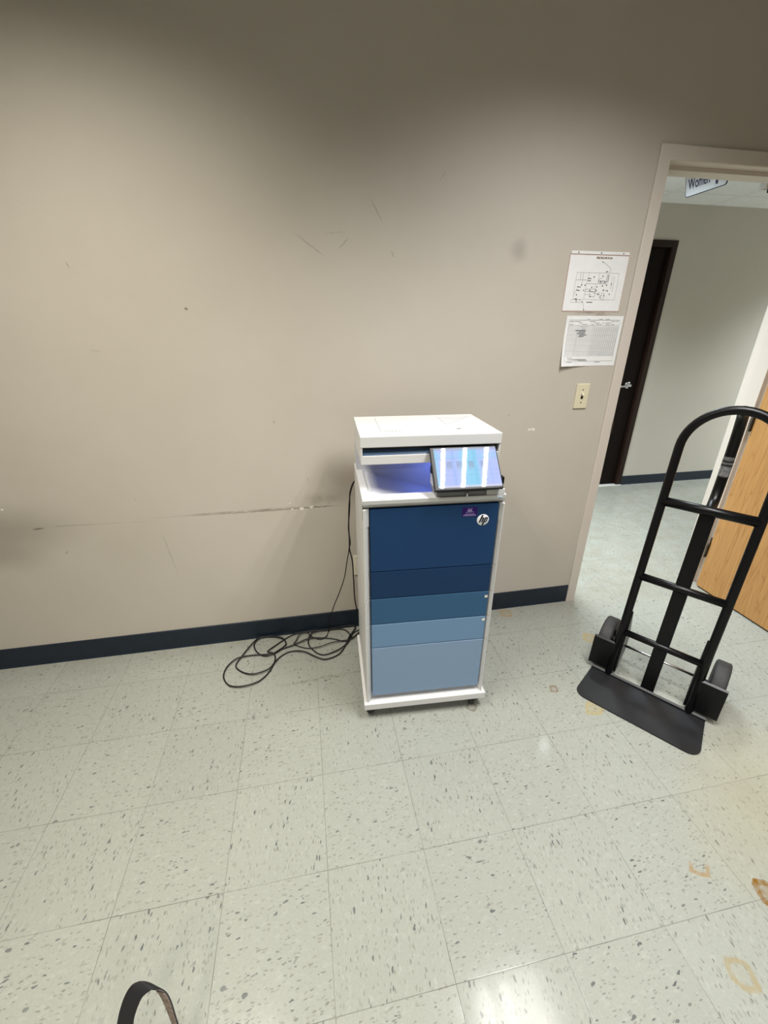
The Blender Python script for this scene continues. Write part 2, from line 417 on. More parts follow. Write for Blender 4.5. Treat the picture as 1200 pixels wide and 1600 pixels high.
class MB:
    """collects shapes; build() links them as ONE mesh object"""
    def __init__(s): s.bm = bmesh.new(); s.mi = 0
    def _new(s, faces):
        for f in faces: f.material_index = s.mi
    def mat(s, i): s.mi = i; return s
    def box(s, x0, x1, y0, y1, z0, z1, bev=0.0, seg=2, M=None):
        t = bmesh.new()
        vs = [t.verts.new((x, y, z)) for x in (x0, x1) for y in (y0, y1) for z in (z0, z1)]
        for q in ((0,1,3,2), (4,6,7,5), (0,4,5,1), (2,3,7,6), (0,2,6,4), (1,5,7,3)):
            t.faces.new([vs[i] for i in q])
        if bev > 0:
            bmesh.ops.bevel(t, geom=list(t.edges), offset=bev, segments=seg, profile=0.6, affect='EDGES')
        return s.merge(t, M)
    def merge(s, t, M=None, smooth=False):
        bmesh.ops.recalc_face_normals(t, faces=list(t.faces))
        if M is not None: bmesh.ops.transform(t, matrix=M, verts=list(t.verts))
        mp = {v: s.bm.verts.new(v.co) for v in t.verts}
        for f in t.faces:
            try:
                nf = s.bm.faces.new([mp[v] for v in f.verts])
                nf.material_index = s.mi; nf.smooth = smooth or f.smooth
            except ValueError: pass
        t.free(); return s
    def prism(s, pts, axis, a, b, bev=0.0, M=None, smooth=False):
        """extrude a 2-D outline along an axis: 'x' (pts are y,z), 'y' (x,z), 'z' (x,y)"""
        t = bmesh.new()
        def P(p, h):
            return {'x': (h, p[0], p[1]), 'y': (p[0], h, p[1]), 'z': (p[0], p[1], h)}[axis]
        A = [t.verts.new(P(p, a)) for p in pts]; B = [t.verts.new(P(p, b)) for p in pts]
        n = len(pts)
        t.faces.new(A); t.faces.new(B[::-1])
        for i in range(n): t.faces.new((A[i], A[(i+1) % n], B[(i+1) % n], B[i])).smooth = smooth
        if bev > 0: bmesh.ops.bevel(t, geom=list(t.edges), offset=bev, segments=2, affect='EDGES')
        return s.merge(t, M)
    def tube(s, pts, r, n=12, closed=False, caps=True, M=None, radii=None):
        t = bmesh.new()
        pts = [Vector(p) for p in pts]; N = len(pts); rings = []
        T = []
        for i in range(N):
            if closed: d = pts[(i+1) % N]-pts[i-1]
            else: d = pts[min(i+1, N-1)]-pts[max(i-1, 0)]
            T.append(d.normalized())
        ref = Vector((0, 0, 1)) if abs(T[0].z) < 0.9 else Vector((1, 0, 0))
        u = T[0].cross(ref).normalized()
        for i in range(N):
            u = (u - T[i]*u.dot(T[i])).normalized(); v = T[i].cross(u)
            rr = radii[i] if radii else r
            rings.append([t.verts.new(pts[i]+(u*math.cos(2*PI*k/n)+v*math.sin(2*PI*k/n))*rr) for k in range(n)])
        for i in range(N if closed else N-1):
            a, b = rings[i], rings[(i+1) % N]
            for k in range(n):
                t.faces.new((a[k], a[(k+1) % n], b[(k+1) % n], b[k])).smooth = True
        if caps and not closed:
            t.faces.new(rings[0][::-1]); t.faces.new(rings[-1])
        return s.merge(t, M)
    def lathe(s, prof, n=32, M=None):
        """prof: (radius, height) pairs about z"""
        t = bmesh.new(); rings = []
        for r, h in prof:
            rings.append([t.verts.new((r*math.cos(2*PI*k/n), r*math.sin(2*PI*k/n), h)) for k in range(n)] if r > 1e-6 else [t.verts.new((0, 0, h))])
        for a, b in zip(rings, rings[1:]):
            for k in range(n):
                q = [a[k % len(a)], a[(k+1) % len(a)], b[(k+1) % len(b)], b[k % len(b)]]
                q = list(dict.fromkeys(q))
                if len(q) > 2: t.faces.new(q).smooth = True
        return s.merge(t, M)
    def quad(s, *p):
        f = s.bm.faces.new([s.bm.verts.new(q) for q in p]); f.material_index = s.mi; return s
    def line2(s, plane, a, b, w):
        """thin strip between two 2-D points; plane maps (u,v) to 3-D"""
        d = Vector((b[0]-a[0], b[1]-a[1])); L = d.length
        if L < 1e-6: return s
        n = Vector((-d.y, d.x))/L*w/2
        return s.quad(*[plane(u, v) for u, v in ((a[0]-n.x, a[1]-n.y), (b[0]-n.x, b[1]-n.y), (b[0]+n.x, b[1]+n.y), (a[0]+n.x, a[1]+n.y))])
    def build(s, name, mats, parent=None, autosmooth=True):
        me = bpy.data.meshes.new(name)
        s.bm.to_mesh(me); s.bm.free()
        for m in (mats if isinstance(mats, (list, tuple)) else [mats]): me.materials.append(m)
        o = bpy.data.objects.new(name, me)
        return link(o, parent)

def struct(o): o['kind'] = 'structure'; return o
def tag(o, label, cat, group=None, kind=None):
    o['label'] = label; o['category'] = cat
    if group: o['group'] = group
    if kind: o['kind'] = kind
    return o
def thing(name, label, cat, loc=(0, 0, 0), rz=0.0, group=None):
    o = bpy.data.objects.new(name, None); COL.objects.link(o)
    o.empty_display_size = 0.1
    o.location = loc; o.rotation_euler = (0, 0, rz)
    return tag(o, label, cat, group)

def text_into(mb, body, size, M, shear=0.0, bold=0.0, width=None, depth=0.0002):
    """lettering as mesh faces merged into mb; text is centred on the origin of M's xy plane"""
    cu = bpy.data.curves.new('lettering', 'FONT'); cu.body = body; cu.size = size
    cu.align_x = 'CENTER'; cu.align_y = 'CENTER'; cu.shear = shear; cu.offset = bold; cu.extrude = depth
    ob = bpy.data.objects.new('lettering', cu); COL.objects.link(ob)
    bpy.context.view_layer.update()
    me = bpy.data.meshes.new_from_object(ob.evaluated_get(bpy.context.evaluated_depsgraph_get()))
    t = bmesh.new(); t.from_mesh(me)
    if width and len(t.verts):
        xs = [v.co.x for v in t.verts]; k = width/max(1e-6, max(xs)-min(xs))
        bmesh.ops.transform(t, matrix=Matrix.Diagonal((k, 1, 1, 1)), verts=list(t.verts))
    bpy.data.objects.remove(ob); bpy.data.curves.remove(cu); bpy.data.meshes.remove(me)
    return mb.merge(t, M)

def smooth_path(pts, n=8, closed=False):
    """Catmull-Rom through 3-D points"""
    P = [Vector(p) for p in pts]; out = []
    N = len(P)
    for i in range(N if closed else N-1):
        p0 = P[i-1] if (closed or i > 0) else P[0]*2-P[1]
        p1 = P[i]; p2 = P[(i+1) % N]
        p3 = P[(i+2) % N] if (closed or i+2 < N) else P[-1]*2-P[-2]
        for k in range(n):
            t = k/n
            out.append(0.5*((2*p1)+(p2-p0)*t+(2*p0-5*p1+4*p2-p3)*t*t+(3*p1-p0-3*p2+p3)*t*t*t))
    if not closed: out.append(P[-1])
    return out

# wall plane at y = 1.437 facing -y: a frame for flat things hung on it
YW = 1.437
def wallM(x, z, dy):      # local x -> +x, local y -> +z, local z -> -y
    return Matrix(((1, 0, 0, x), (0, 0, -1, YW-dy), (0, 1, 0, z), (0, 0, 0, 1)))

# ------------------------------------------------------------------ setting
XL, XR, YB = -3.0, 3.4, -4.2
OX0, OX1, OZ = 1.567, 2.480, 2.145         # clear door opening
YH, HX0, HX1 = 3.2, 0.4, 8.0               # corridor
MB().box(XL-0.15, HX1+0.15, YB-0.15, YH+0.15, -0.06, 0.0).build('floor', MT['floor'])['kind'] = 'structure'
b = MB()
b.box(XL-0.15, OX0-0.022, YW, YW+0.15, 0, CEIL_Z+0.05)
b.box(OX1+0.022, HX1, YW, YW+0.15, 0, CEIL_Z+0.05)
b.box(OX0-0.022, OX1+0.022, YW, YW+0.15, OZ+0.022, CEIL_Z+0.05)
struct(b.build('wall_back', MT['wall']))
struct(MB().box(XL-0.15, XL, YB-0.15, YW, 0, CEIL_Z+0.05).build('wall_left', MT['wall_plain']))
struct(MB().box(XR, XR+0.15, YB-0.15, YW, 0, CEIL_Z+0.05).build('wall_right', MT['wall_plain']))
struct(MB().box(XL, XR, YB-0.15, YB, 0, CEIL_Z+0.05).build('wall_front', MT['wall_plain']))
# corridor walls; the far one has the opening of the dark door
DX0, DX1, DZ = 2.30, 3.210, 2.150
b = MB()
b.box(HX0, DX0-0.02, YH, YH+0.12, 0, HALL_Z+0.1)
b.box(DX1+0.02, HX1, YH, YH+0.12, 0, HALL_Z+0.1)
b.box(DX0-0.02, DX1+0.02, YH, YH+0.12, DZ+0.02, HALL_Z+0.1)
struct(b.build('wall_far', MT['hall_wall']))
struct(MB().box(HX0-0.12, HX0, YW+0.15, YH, 0, HALL_Z+0.1).build('wall_corridor_left', MT['hall_wall']))
struct(MB().box(HX1, HX1+0.12, YW+0.15, YH, 0, HALL_Z+0.1).build('wall_corridor_right', MT['hall_wall']))

def ceiling_with_holes(x0, x1, y0, y1, z, holes, mat='ceiling'):
    xs = sorted({x0, x1, *[h[0] for h in holes], *[h[1] for h in holes]})
    ys = sorted({y0, y1, *[h[2] for h in holes], *[h[3] for h in holes]})
    b = MB()
    for xa, xb in zip(xs, xs[1:]):
        for ya, yb in zip(ys, ys[1:]):
            cx, cy = (xa+xb)/2, (ya+yb)/2
            if any(h[0] < cx < h[1] and h[2] < cy < h[3] for h in holes): continue
            b.box(xa, xb, ya, yb, z, z+0.02)
    return struct(b.build('ceiling', MT[mat]))
HW, HL = 0.295, 0.60        # half size of a recessed light
ceiling_with_holes(XL-0.15, XR+0.15, YB-0.15, YW, CEIL_Z, [(t[0]-HW, t[0]+HW, t[1]-HL, t[1]+HL) for t in TROFFERS])
ceiling_with_holes(HX0, HX1, YW+0.15, YH, HALL_Z, [(t[0]-HL, t[0]+HL, t[1]-HW, t[1]+HW) for t in HALL_TROFFERS], 'hall_ceiling')

def troffer(name, x, y, z, colour, power, label, along_x=False):
    root = thing(name, label, 'ceiling light', (x, y, z), PI/2 if along_x else 0, 'recessed ceiling lights')
    b = MB(); e = 0.012
    b.box(-HW, HW, -HL, HL, 0.14, 0.15)
    for sx in (-1, 1): b.box(sx*HW-(e if sx > 0 else 0), sx*HW+(e if sx < 0 else 0), -HL, HL, 0.0, 0.14)
    for sy in (-1, 1): b.box(-HW+e, HW-e, sy*HL-(e if sy > 0 else 0), sy*HL+(e if sy < 0 else 0), 0.0, 0.14)
    b.build('housing', MT['reflector'], root)
    b = MB()
    for xx in (-0.083, 0.083): b.box(xx-0.004, xx+0.004, -HL+e, HL-e, 0.05, 0.12)
    for k in range(1, 6):
        yy = -HL+2*HL*k/6
        b.box(-HW+e, HW-e, yy-0.004, yy+0.004, 0.051, 0.119)
    b.build('louver', MT['louver'], root)
    for xx in (-0.172, 0.0, 0.172):
        ld = bpy.data.lights.new('fluorescent_tube', 'AREA')
        ld.shape = 'RECTANGLE'; ld.size = 0.026; ld.size_y = 1.14
        ld.energy = TUBE_W*power; ld.color = colour; ld.spread = SPREAD
        lo = bpy.data.objects.new('fluorescent_tube', ld); link(lo, root)
        lo.location = (xx, 0, 0.045)
    return root
for x, y, c, pw, lab in TROFFERS: troffer('ceiling_light', x, y, CEIL_Z, c, pw, lab)
for x, y, c, pw, lab in HALL_TROFFERS: troffer('ceiling_light', x, y, HALL_Z, c, pw, lab, True)

# vinyl wall base
def base_profile(y, h): return [(y, 0.0), (y-0.011, 0.0), (y-0.007, 0.010), (y-0.006, h-0.003), (y-0.004, h), (y, h)]
b = MB()
b.prism(base_profile(YW, 0.110), 'x', XL, OX0-0.0535)
b.prism(base_profile(YW, 0.110), 'x', OX1+0.0535, XR)
struct(b.build('baseboard_back', MT['base']))
b = MB()
b.prism(base_profile(YH, 0.096), 'x', DX1+0.054, HX1)
b.prism(base_profile(YH, 0.096), 'x', HX0, DX0-0.054)
struct(b.build('baseboard_far', MT['base']))

# steel door frames: one folded profile swept round the opening
def door_frame(name, x0, x1, zt, prof, mat):
    b = MB(); rings = []
    for (xs, zs) in ((-1, 0), (-1, 1), (1, 1), (1, 0)):
        rings.append([b.bm.verts.new(((x0-o) if xs < 0 else (x1+o), y, (zt+o) if zs else 0.0)) for o, y in prof])
    for a, c in zip(rings, rings[1:]):
        for k in range(len(prof)-1): b.bm.faces.new((a[k], a[k+1], c[k+1], c[k]))
    bmesh.ops.recalc_face_normals(b.bm, faces=list(b.bm.faces))
    return struct(b.build(name, mat))
yf, ybk = YW-0.013, YW+0.163
PROF = [(0.053, YW), (0.053, yf+0.003), (0.050, yf), (0.003, yf), (0.0, yf+0.003), (0.0, yf+0.048), (-0.016, yf+0.048),
        (-0.016, ybk-0.055), (0.0, ybk-0.055), (0.0, ybk-0.003), (0.003, ybk), (0.050, ybk), (0.053, ybk-0.003), (0.053, YW+0.15)]
trim = door_frame('trim_1', OX0, OX1, OZ, PROF, MT['frame'])
b = MB(); b.box(OX0+0.0, OX0+0.0025, yf+0.004, yf+0.034, 1.00, 1.12); b.box(OX0-0.004, OX0+0.0025, yf-0.004, yf+0.006, 1.03, 1.09, 0.001)
b.build('strike_plate', MT['darkmetal'], trim)
PROF2 = [(0.052, YH), (0.052, YH-0.012), (0.0, YH-0.012), (0.0, YH+0.065), (-0.012, YH+0.065), (-0.012, YH+0.12)]
door_frame('trim_2', DX0, DX1, DZ, PROF2, MT['darkwood'])

# open oak door, hinged on the right jamb and folded back into the room
HX, HY = OX1-0.004, yf
d1 = bpy.data.objects.new('door_1', None); COL.objects.link(d1); d1.location = (HX, HY, 0); struct(d1)
DW = 0.90
MB().box(-0.045, 0.0, -DW-0.005, -0.005, 0.010, OZ-0.004, 0.002).build('door_leaf', MT['oak'], d1)
for zc in (0.27, 1.06, 1.87):
    b = MB()
    b.tube([(-0.049, 0.003, zc-0.057), (-0.049, 0.003, zc+0.057)], 0.006, 10)
    b.box(-0.045, 0.002, -0.0048, -0.001, zc-0.055, zc+0.055)
    b.box(0.0015, 0.0042, 0.004, 0.040, zc-0.055, zc+0.055)
    b.build('hinge', MT['darkmetal'], d1)
# dark door of the room across the corridor
d2 = bpy.data.objects.new('door_2', None); COL.objects.link(d2); d2.location = (DX0, YH+0.02, 0); struct(d2)
MB().box(0.003, DX1-DX0-0.003, 0.0, 0.044, 0.012, DZ-0.003, 0.002).build('door_leaf', MT['darkleaf'], d2)
b = MB()
hx = 3.105-DX0
My = Matrix.Translation((hx, 0, 1.02)) @ Matrix.Rotation(PI/2, 4, 'X')
b.lathe([(0, 0), (0.034, 0), (0.034, 0.006), (0.028, 0.012), (0.013, 0.014), (0.013, 0.045), (0, 0.045)], 24, My)
b.tube(smooth_path([(hx, -0.045, 1.02), (hx-0.02, -0.055, 1.02), (hx-0.06, -0.056, 1.019), (hx-0.115, -0.050, 1.014)], 5), 0.0105, 10)
b.build('door_handle', MT['chrome'], d2)
# raised sill strip under the dark door
struct(MB().box(DX0-0.052, DX1+0.052, YH-0.03, YH+0.09, 0.0, 0.008, 0.003).build('trim_3', simple('pale_sill_strip', rgb(196, 196, 190), 0.4)))

# door closer on the head of the near doorway
clo = thing('door_closer', 'chrome door closer arm under the head of the doorway', 'door closer', (2.20, YW+0.135, OZ-0.002))
MB().box(0.0, 0.075, -0.020, 0.016, -0.028, 0.0, 0.003).build('shoe', MT['chrome'], clo)
MB().tube(smooth_path([(0.035, -0.002, -0.032), (0.12, -0.03, -0.036), (0.215, -0.075, -0.036)], 5), 0.011, 8).build('arm', MT['black'], clo)
MB().box(0.285, 0.335, -0.42, -0.16, -0.10, -0.03, 0.006).build('body', MT['steel'], clo)
MB().tube([(0.215, -0.075, -0.036), (0.285, -0.25, -0.050)], 0.008, 8).build('arm', MT['darkmetal'], clo)

# ------------------------------------------------------------------ restroom sign hanging across the corridor
sx, sy0, sy1, sz0, sz1 = 2.45, 2.310, 2.028, 2.258, 2.466
sg = thing('restroom_sign', 'white sign reading Women hung from the corridor ceiling beyond the doorway', 'sign', (sx, (sy0+sy1)/2, sz0))
sg.rotation_euler = (0, math.radians(-16.5), 0)      # hangs a little askew
wS, hS = sy0-sy1, sz1-sz0
def rrect(w, h, r, y0=0.0, n=5):
    out = []
    for cx, cy, a0 in ((w/2-r, y0+r, -PI/2), (w/2-r, y0+h-r, 0), (-w/2+r, y0+h-r, PI/2), (-w/2+r, y0+r, PI)):
        out += [(cx+r*math.cos(a0+PI/2*k/n), cy+r*math.sin(a0+PI/2*k/n)) for k in range(n+1)]
    return out
MB().prism(rrect(wS, hS, 0.018), 'x', 0.0, 0.005).build('border', MT['ink'], sg)
b = MB(); b.prism(rrect(wS-0.009, hS-0.009, 0.0145, 0.0045), 'x', -0.0008, 0.0058); b.mat(1)
MS = Matrix(((0, 0, -1, -0.0015), (-1, 0, 0, 0), (0, 1, 0, 0), (0, 0, 0, 1)))   # text x -> -y, text y -> z, faces -x
text_into(b, 'Women', 0.074, MS @ Matrix.Translation((-0.042, 0.062, 0)), bold=0.0012, width=0.150)
for pts in ([(0.070, 0.020), (0.084, 0.020), (0.086, 0.070), (0.068, 0.070)], [(0.052, 0.052), (0.068, 0.056), (0.068, 0.070), (0.052, 0.070)], [(0.052, 0.070), (0.086, 0.070), (0.100, 0.070), (0.076, 0.110)]):
    b.quad(*[MS @ Vector((p[0], p[1], 0.0002)) for p in pts])
b.build('panel', [MT['sign'], MT['navy']], sg)

# ------------------------------------------------------------------ switch and outlet
sw = thing('light_switch', 'ivory toggle light switch plate below the posted papers', 'light switch', (1.368, YW, 1.22))
MB().box(-0.035, 0.035, -0.006, 0, -0.0585, 0.0585, 0.003).build('plate', MT['ivory'], sw)
b = MB(); b.box(-0.0055, 0.0055, -0.0068, -0.005, -0.0125, 0.0125); b.build('slot', MT['black'], sw)
MB().box(-0.0042, 0.0042, -0.019, -0.005, -0.001, 0.010, 0.0015, 2, Matrix.Rotation(-0.35, 4, 'X')).build('toggle', MT['ivory_w'], sw)
for zz in (0.030, -0.030):
    b = MB(); b.lathe([(0, 0.0012), (0.0028, 0.0010), (0.0032, 0)], 12, Matrix.Translation((0, -0.006, zz)) @ Matrix.Rotation(PI/2, 4, 'X')); b.build('screw', MT['darkmetal'], sw)
ou = thing('wall_outlet', 'ivory duplex wall outlet half hidden behind the printer', 'outlet', (0.262, YW, 0.39))
MB().box(-0.035, 0.035, -0.006, 0, -0.0585, 0.0585, 0.003).build('plate', MT['ivory_w'], ou)
for zz in (0.020, -0.020):
    b = MB(); b.prism(rrect(0.033, 0.028, 0.010, -0.014), 'y', -0.0075, -0.005, M=Matrix.Translation((0, 0, zz))); sk = b.build('socket', MT['ivory'], ou)
    b = MB()
    for xx in (-0.007, 0.007): b.box(xx-0.001, xx+0.001, -0.0079, -0.007, zz, zz+0.008)
    b.build('slot', MT['black'], sk)

# ------------------------------------------------------------------ posted papers
pw_, ph_ = 0.286, 0.220
pl = thing('escape_plan', 'laminated fire escape plan sheet posted beside the doorway, upper of two papers', 'paper', (1.3345, YW, 1.702))
MB().box(-pw_/2, pw_/2, -0.0012, -0.0002, -ph_/2, ph_/2).build('laminate', MT['lam'], pl)
b = MB(); b.box(-0.137, 0.139, -0.0018, -0.0002, ph_/2+0.0015, ph_/2+0.012)
b.mat(1)
for xx in (-0.105, 0.003, 0.11): b.box(xx-0.003, xx+0.003, -0.0021, -0.0016, ph_/2+0.0045, ph_/2+0.0085)
b.build('punched_strip', [MT['paper'], MT['print_d']], pl)
pp = lambda u, v: (u, -0.0019, v)
b = MB(); b.box(-pw_/2+0.003, pw_/2-0.003, -0.0016, -0.0011, -ph_/2+0.003, ph_/2-0.003); b.mat(1)
def L(p, q, w=0.0012): b.line2(pp, p, q, w)
def R(x0, x1, z0, z1, w=0.0009):
    L((x0, z0), (x1, z0), w); L((x1, z0), (x1, z1), w); L((x1, z1), (x0, z1), w); L((x0, z1), (x0, z0), w)
R(-0.098, 0.108, -0.062, 0.042)
for p, q in (((-0.078, 0.042), (-0.078, 0.014)), ((-0.066, 0.042), (-0.066, -0.01)), ((-0.040, 0.042), (-0.040, 0.014)), ((-0.098, 0.014), (-0.042, 0.014)),
             ((0.012, 0.042), (0.012, 0.006)), ((-0.045, 0.0), (0.060, 0.0)), ((-0.045, 0.006), (-0.045, -0.062)), ((0.088, 0.030), (0.088, -0.03)), ((0.078, 0.030), (0.078, -0.02)),
             ((-0.045, -0.042), (-0.010, -0.042)), ((0.0, -0.001), (0.0, -0.021)), ((0.058, 0.040), (0.058, 0.010)), ((0.040, -0.020), (0.070, -0.030)),
             ((0.024, 0.082), (0.062, 0.060)), ((0.062, 0.060), (0.062, 0.044)), ((-0.085, -0.018), (-0.098, -0.048)), ((-0.045, -0.074), (-0.038, -0.100)), ((0.010, 0.015), (0.030, 0.025)),
             ((0.010, 0.012), (0.045, 0.012)), ((-0.02, -0.030), (0.04, -0.046)), ((0.02, -0.045), (0.03, -0.03))): L(p, q)
R(-0.106, -0.060, -0.074, -0.063)
for x0, x1, z0, z1 in ((-0.042, 0.010, -0.030, -0.021), (0.050, 0.060, 0.008, 0.034), (0.012, 0.05, 0.004, 0.010), (-0.02, 0.006, -0.050, -0.030), (0.040, 0.052, -0.062, -0.036)): R(x0, x1, z0, z1, 0.0014)
for k in range(6): L((0.051, 0.010+k*0.0045), (0.059, 0.012+k*0.0045), 0.001)
b.mat(2)
for u, v in ((0.018, 0.083), (-0.012, 0.026), (0.030, 0.030), (0.024, 0.008), (0.044, 0.008), (-0.050, -0.006), (-0.015, -0.014), (0.010, -0.012), (0.036, -0.008), (0.056, -0.005),
             (0.078, 0.0), (-0.052, -0.026), (-0.022, -0.026), (0.008, -0.026), (0.044, -0.026), (0.064, -0.026), (0.078, -0.040), (0.022, -0.040), (0.034, -0.052), (0.052, -0.046), (-0.016, -0.050),
             (-0.084, -0.044), (-0.080, -0.069), (-0.050, -0.072), (-0.036, -0.103), (-0.066, -0.005)):
    b.quad(*[pp(u+a*0.0022, v+c*0.0026) for a, c in ((-1, -1), (1, -1), (1, 1), (-1, 1))])
for u, v, w in ((-0.033, 0.020, 0.018), (-0.033, 0.011, 0.016), (-0.078, -0.013, 0.018), (-0.080, -0.026, 0.018), (-0.084, -0.060, 0.012), (0.046, 0.047, 0.011), (-0.014, -0.073, 0.030)):
    b.quad(*[pp(u+a*w/2, v+c*0.0014) for a, c in ((-1, -1), (1, -1), (1, 1), (-1, 1))])
b.mat(3)
text_into(b, 'FIRE ESCAPE PLAN', 0.010, Matrix(((1, 0, 0, 0.022), (0, 0, -1, -0.0018), (0, 1, 0, 0.098), (0, 0, 0, 1))), bold=0.0004, width=0.076)
b.build('sheet', [MT['paper'], MT['print'], MT['print_d'], MT['print_b']], pl)

f2 = thing('log_sheet', 'white log sheet with a ruled table posted beside the doorway, lower of two papers', 'paper', (1.3665, YW, 1.467))
b = MB()
# lower left corner lifts a little off the wall
nx, nz = 12, 10
grid = []
for i in range(nx+1):
    for k in range(nz+1):
        u = -pw_/2+pw_*i/nx; v = -0.1075+0.215*k/nz
        c = max(0.0, 1-(i/nx)*1.6-(k/nz)*1.6)
        grid.append(b.bm.verts.new((u, -0.0010-0.016*c*c, v)))
for i in range(nx):
    for k in range(nz):
        q = [grid[i*(nz+1)+k], grid[(i+1)*(nz+1)+k], grid[(i+1)*(nz+1)+k+1], grid[i*(nz+1)+k+1]]
        b.bm.faces.new(q).smooth = True
b.mat(1)
def pp2(u, v):
    c = max(0.0, 1-((u+pw_/2)/pw_)*1.6-((v+0.1075)/0.215)*1.6)
    return (u, -0.0014-0.016*c*c, v)
def L2(p, q, w=0.0006):
    n = 6
    for i in range(n):
        a = (p[0]+(q[0]-p[0])*i/n, p[1]+(q[1]-p[1])*i/n); c = (p[0]+(q[0]-p[0])*(i+1)/n, p[1]+(q[1]-p[1])*(i+1)/n)
        b.line2(pp2, a, c, w)
L2((-0.128, 0.090), (0.128, 0.090), 0.0014); L2((-0.128, -0.086), (0.128, -0.086), 0.0010)
L2((-0.128, 0.090), (-0.128, -0.086), 0.0008); L2((0.128, 0.090), (0.128, -0.086), 0.0008)
for k in range(22): L2((-0.128, 0.068-0.0062*k), (0.128, 0.068-0.0062*k), 0.0009)
for xx in (-0.080, -0.004): L2((xx, 0.070), (xx, -0.062), 0.0006)
for k in range(13): L2((0.006+0.0098*k, 0.062), (0.006+0.0098*k, -0.062), 0.0011)
b.mat(2)
def W2(u, v, w, h=0.0016):
    b.quad(*[pp2(u+a*w/2, v+c*h/2) for a, c in ((-1, -1), (1, -1), (1, 1), (-1, 1))])
rr = random.Random(5)
for v in (0.0935, 0.084, 0.078, 0.072):
    u = -0.125
    while u < 0.115:
        w = rr.uniform(0.010, 0.030)
        if rr.random() < 0.6: W2(u+w/2, v, w)
        u += w+rr.uniform(0.004, 0.02)
for k in range(4, 9): W2(-0.056+rr.uniform(-0.01, 0.01), 0.071-0.0062*k, rr.uniform(0.025, 0.05), 0.0028)
for k in (0, 1, 2): W2(-0.05, 0.062-0.0062*k, rr.uniform(0.02, 0.04))
for u, v, w in ((-0.10, -0.071, 0.03), (-0.06, -0.078, 0.10), (-0.03, -0.083, 0.05), (0.05, -0.090, 0.03), (-0.10, -0.090, 0.03)): W2(u, v, w, 0.0018)
b.build('sheet', [MT['paper'], MT['print'], simple('mid_grey_print', rgb(96, 98, 104), 0.7)], f2)

# ------------------------------------------------------------------ printer on its wheeled stand
PX, PY, PYAW = 0.189, 0.824, -0.056
pr = thing('office_printer', 'tall white floor-standing office printer with blue drawer fronts and a tilted lit screen', 'printer', (PX, PY, 0), PYAW)
BX0, BX1, BD = 0.012, 0.510, 0.43
# base plinth
MB().box(0.0, 0.523, -0.010, BD, 0.056, 0.088, 0.003).build('base_tray', MT['white'], pr)
for cx, cy, ang in ((0.030, 0.022, 0.5), (0.474, 0.016, -0.6), (0.050, 0.385, 0.2), (0.472, 0.385, 0.9)):
    Mc = Matrix.Translation((cx, cy, 0)) @ Matrix.Rotation(ang, 4, 'Z')
    b = MB()
    b.box(-0.016, 0.016, -0.016, 0.016, 0.044, 0.0565, 0.002, 2, Mc)
    for s_ in (-1, 1): b.prism([(-0.014, 0.050), (0.012, 0.050), (0.022, 0.020), (0.012, 0.016)], 'x', s_*0.014-0.002, s_*0.014+0.002, M=Mc)
    ca = b.build('caster', MT['black'], pr)
    b = MB(); b.lathe([(0, -0.011), (0.020, -0.011), (0.024, -0.006), (0.024, 0.006), (0.020, 0.011), (0, 0.011)], 24, Mc @ Matrix.Translation((0, 0.010, 0.0242)) @ Matrix.Rotation(PI/2, 4, 'Y'))
    b.build('wheel', MT['rubber'], ca)
# stacked housings: each is a U-shaped shell with bevelled front frame
SHELL = [(BX0, BD), (BX0, 0.007), (BX0+0.002, 0.002), (BX0+0.006, 0.0), (0.034, 0.022), (0.034, 0.034), (0.494, 0.034), (0.494, 0.022), (BX1-0.006, 0.0), (BX1-0.002, 0.002), (BX1, 0.007), (BX1, BD)]
BANDS = [('cabinet_housing', 0.088, 0.3655), ('tray_housing', 0.3690, 0.4800), ('tray_housing', 0.4835, 0.5980), ('tray_housing', 0.6015, 0.7150)]
for nm, z0, z1 in BANDS: MB().prism(SHELL, 'z', z0, z1).build(nm, MT['white'], pr)
# engine housing with the output bin sunk in its top
b = MB()
b.prism(SHELL, 'z', 0.718, 0.900)
b.prism([(0.0, 1.000), (0.0015, 0.9865), (0.004, 0.9850), (0.022, 0.966), (0.034, 0.966), (0.058, 0.966), (0.058, 1.0)], 'x', BX0, BX1)      # front header
for x0, x1 in ((BX0, 0.034), (0.494, BX1)):
    b.prism([(x0, 0.0565), (x0, 0.007), (x0+0.003, 0.001), (x1-0.003, 0.001), (x1, 0.007), (x1, 0.0565)] if False else ([(BX0, 0.0565), (BX0, 0.007), (BX0+0.002, 0.002), (BX0+0.006, 0.0), (0.034, 0.016), (0.034, 0.0565)] if x0 == BX0 else [(0.494, 0.0565), (0.494, 0.016), (BX1-0.006, 0.0), (BX1-0.002, 0.002), (BX1, 0.007), (BX1, 0.0565)]), 'z', 0.900, 0.966)
b.box(BX0, 0.038, 0.058, BD, 0.900, 1.0)            # left rim
b.box(0.360, BX1, 0.058, BD, 0.900, 1.0)            # right part
b.box(0.038, 0.360, 0.335, BD, 0.900, 1.0)          # rear part
b.box(0.034, 0.494, 0.034, 0.058, 0.900, 0.966)
b.build('engine_housing', MT['white'], pr)
# output bin: sloped floor with a raised lip on the left
b = MB()
b.prism([(0.038, 0.900), (0.038, 0.994), (0.060, 0.990), (0.100, 0.976), (0.300, 0.914), (0.360, 0.904), (0.360, 0.900)], 'y', 0.058, 0.335)
b.box(0.048, 0.054, 0.110, 0.300, 0.985, 0.9965, 0.002)
b.prism([(0.075, 0.975), (0.215, 0.930), (0.215, 0.945), (0.075, 0.988)], 'y', 0.059, 0.078)
b.build('output_bin', MT['white_in'], pr)
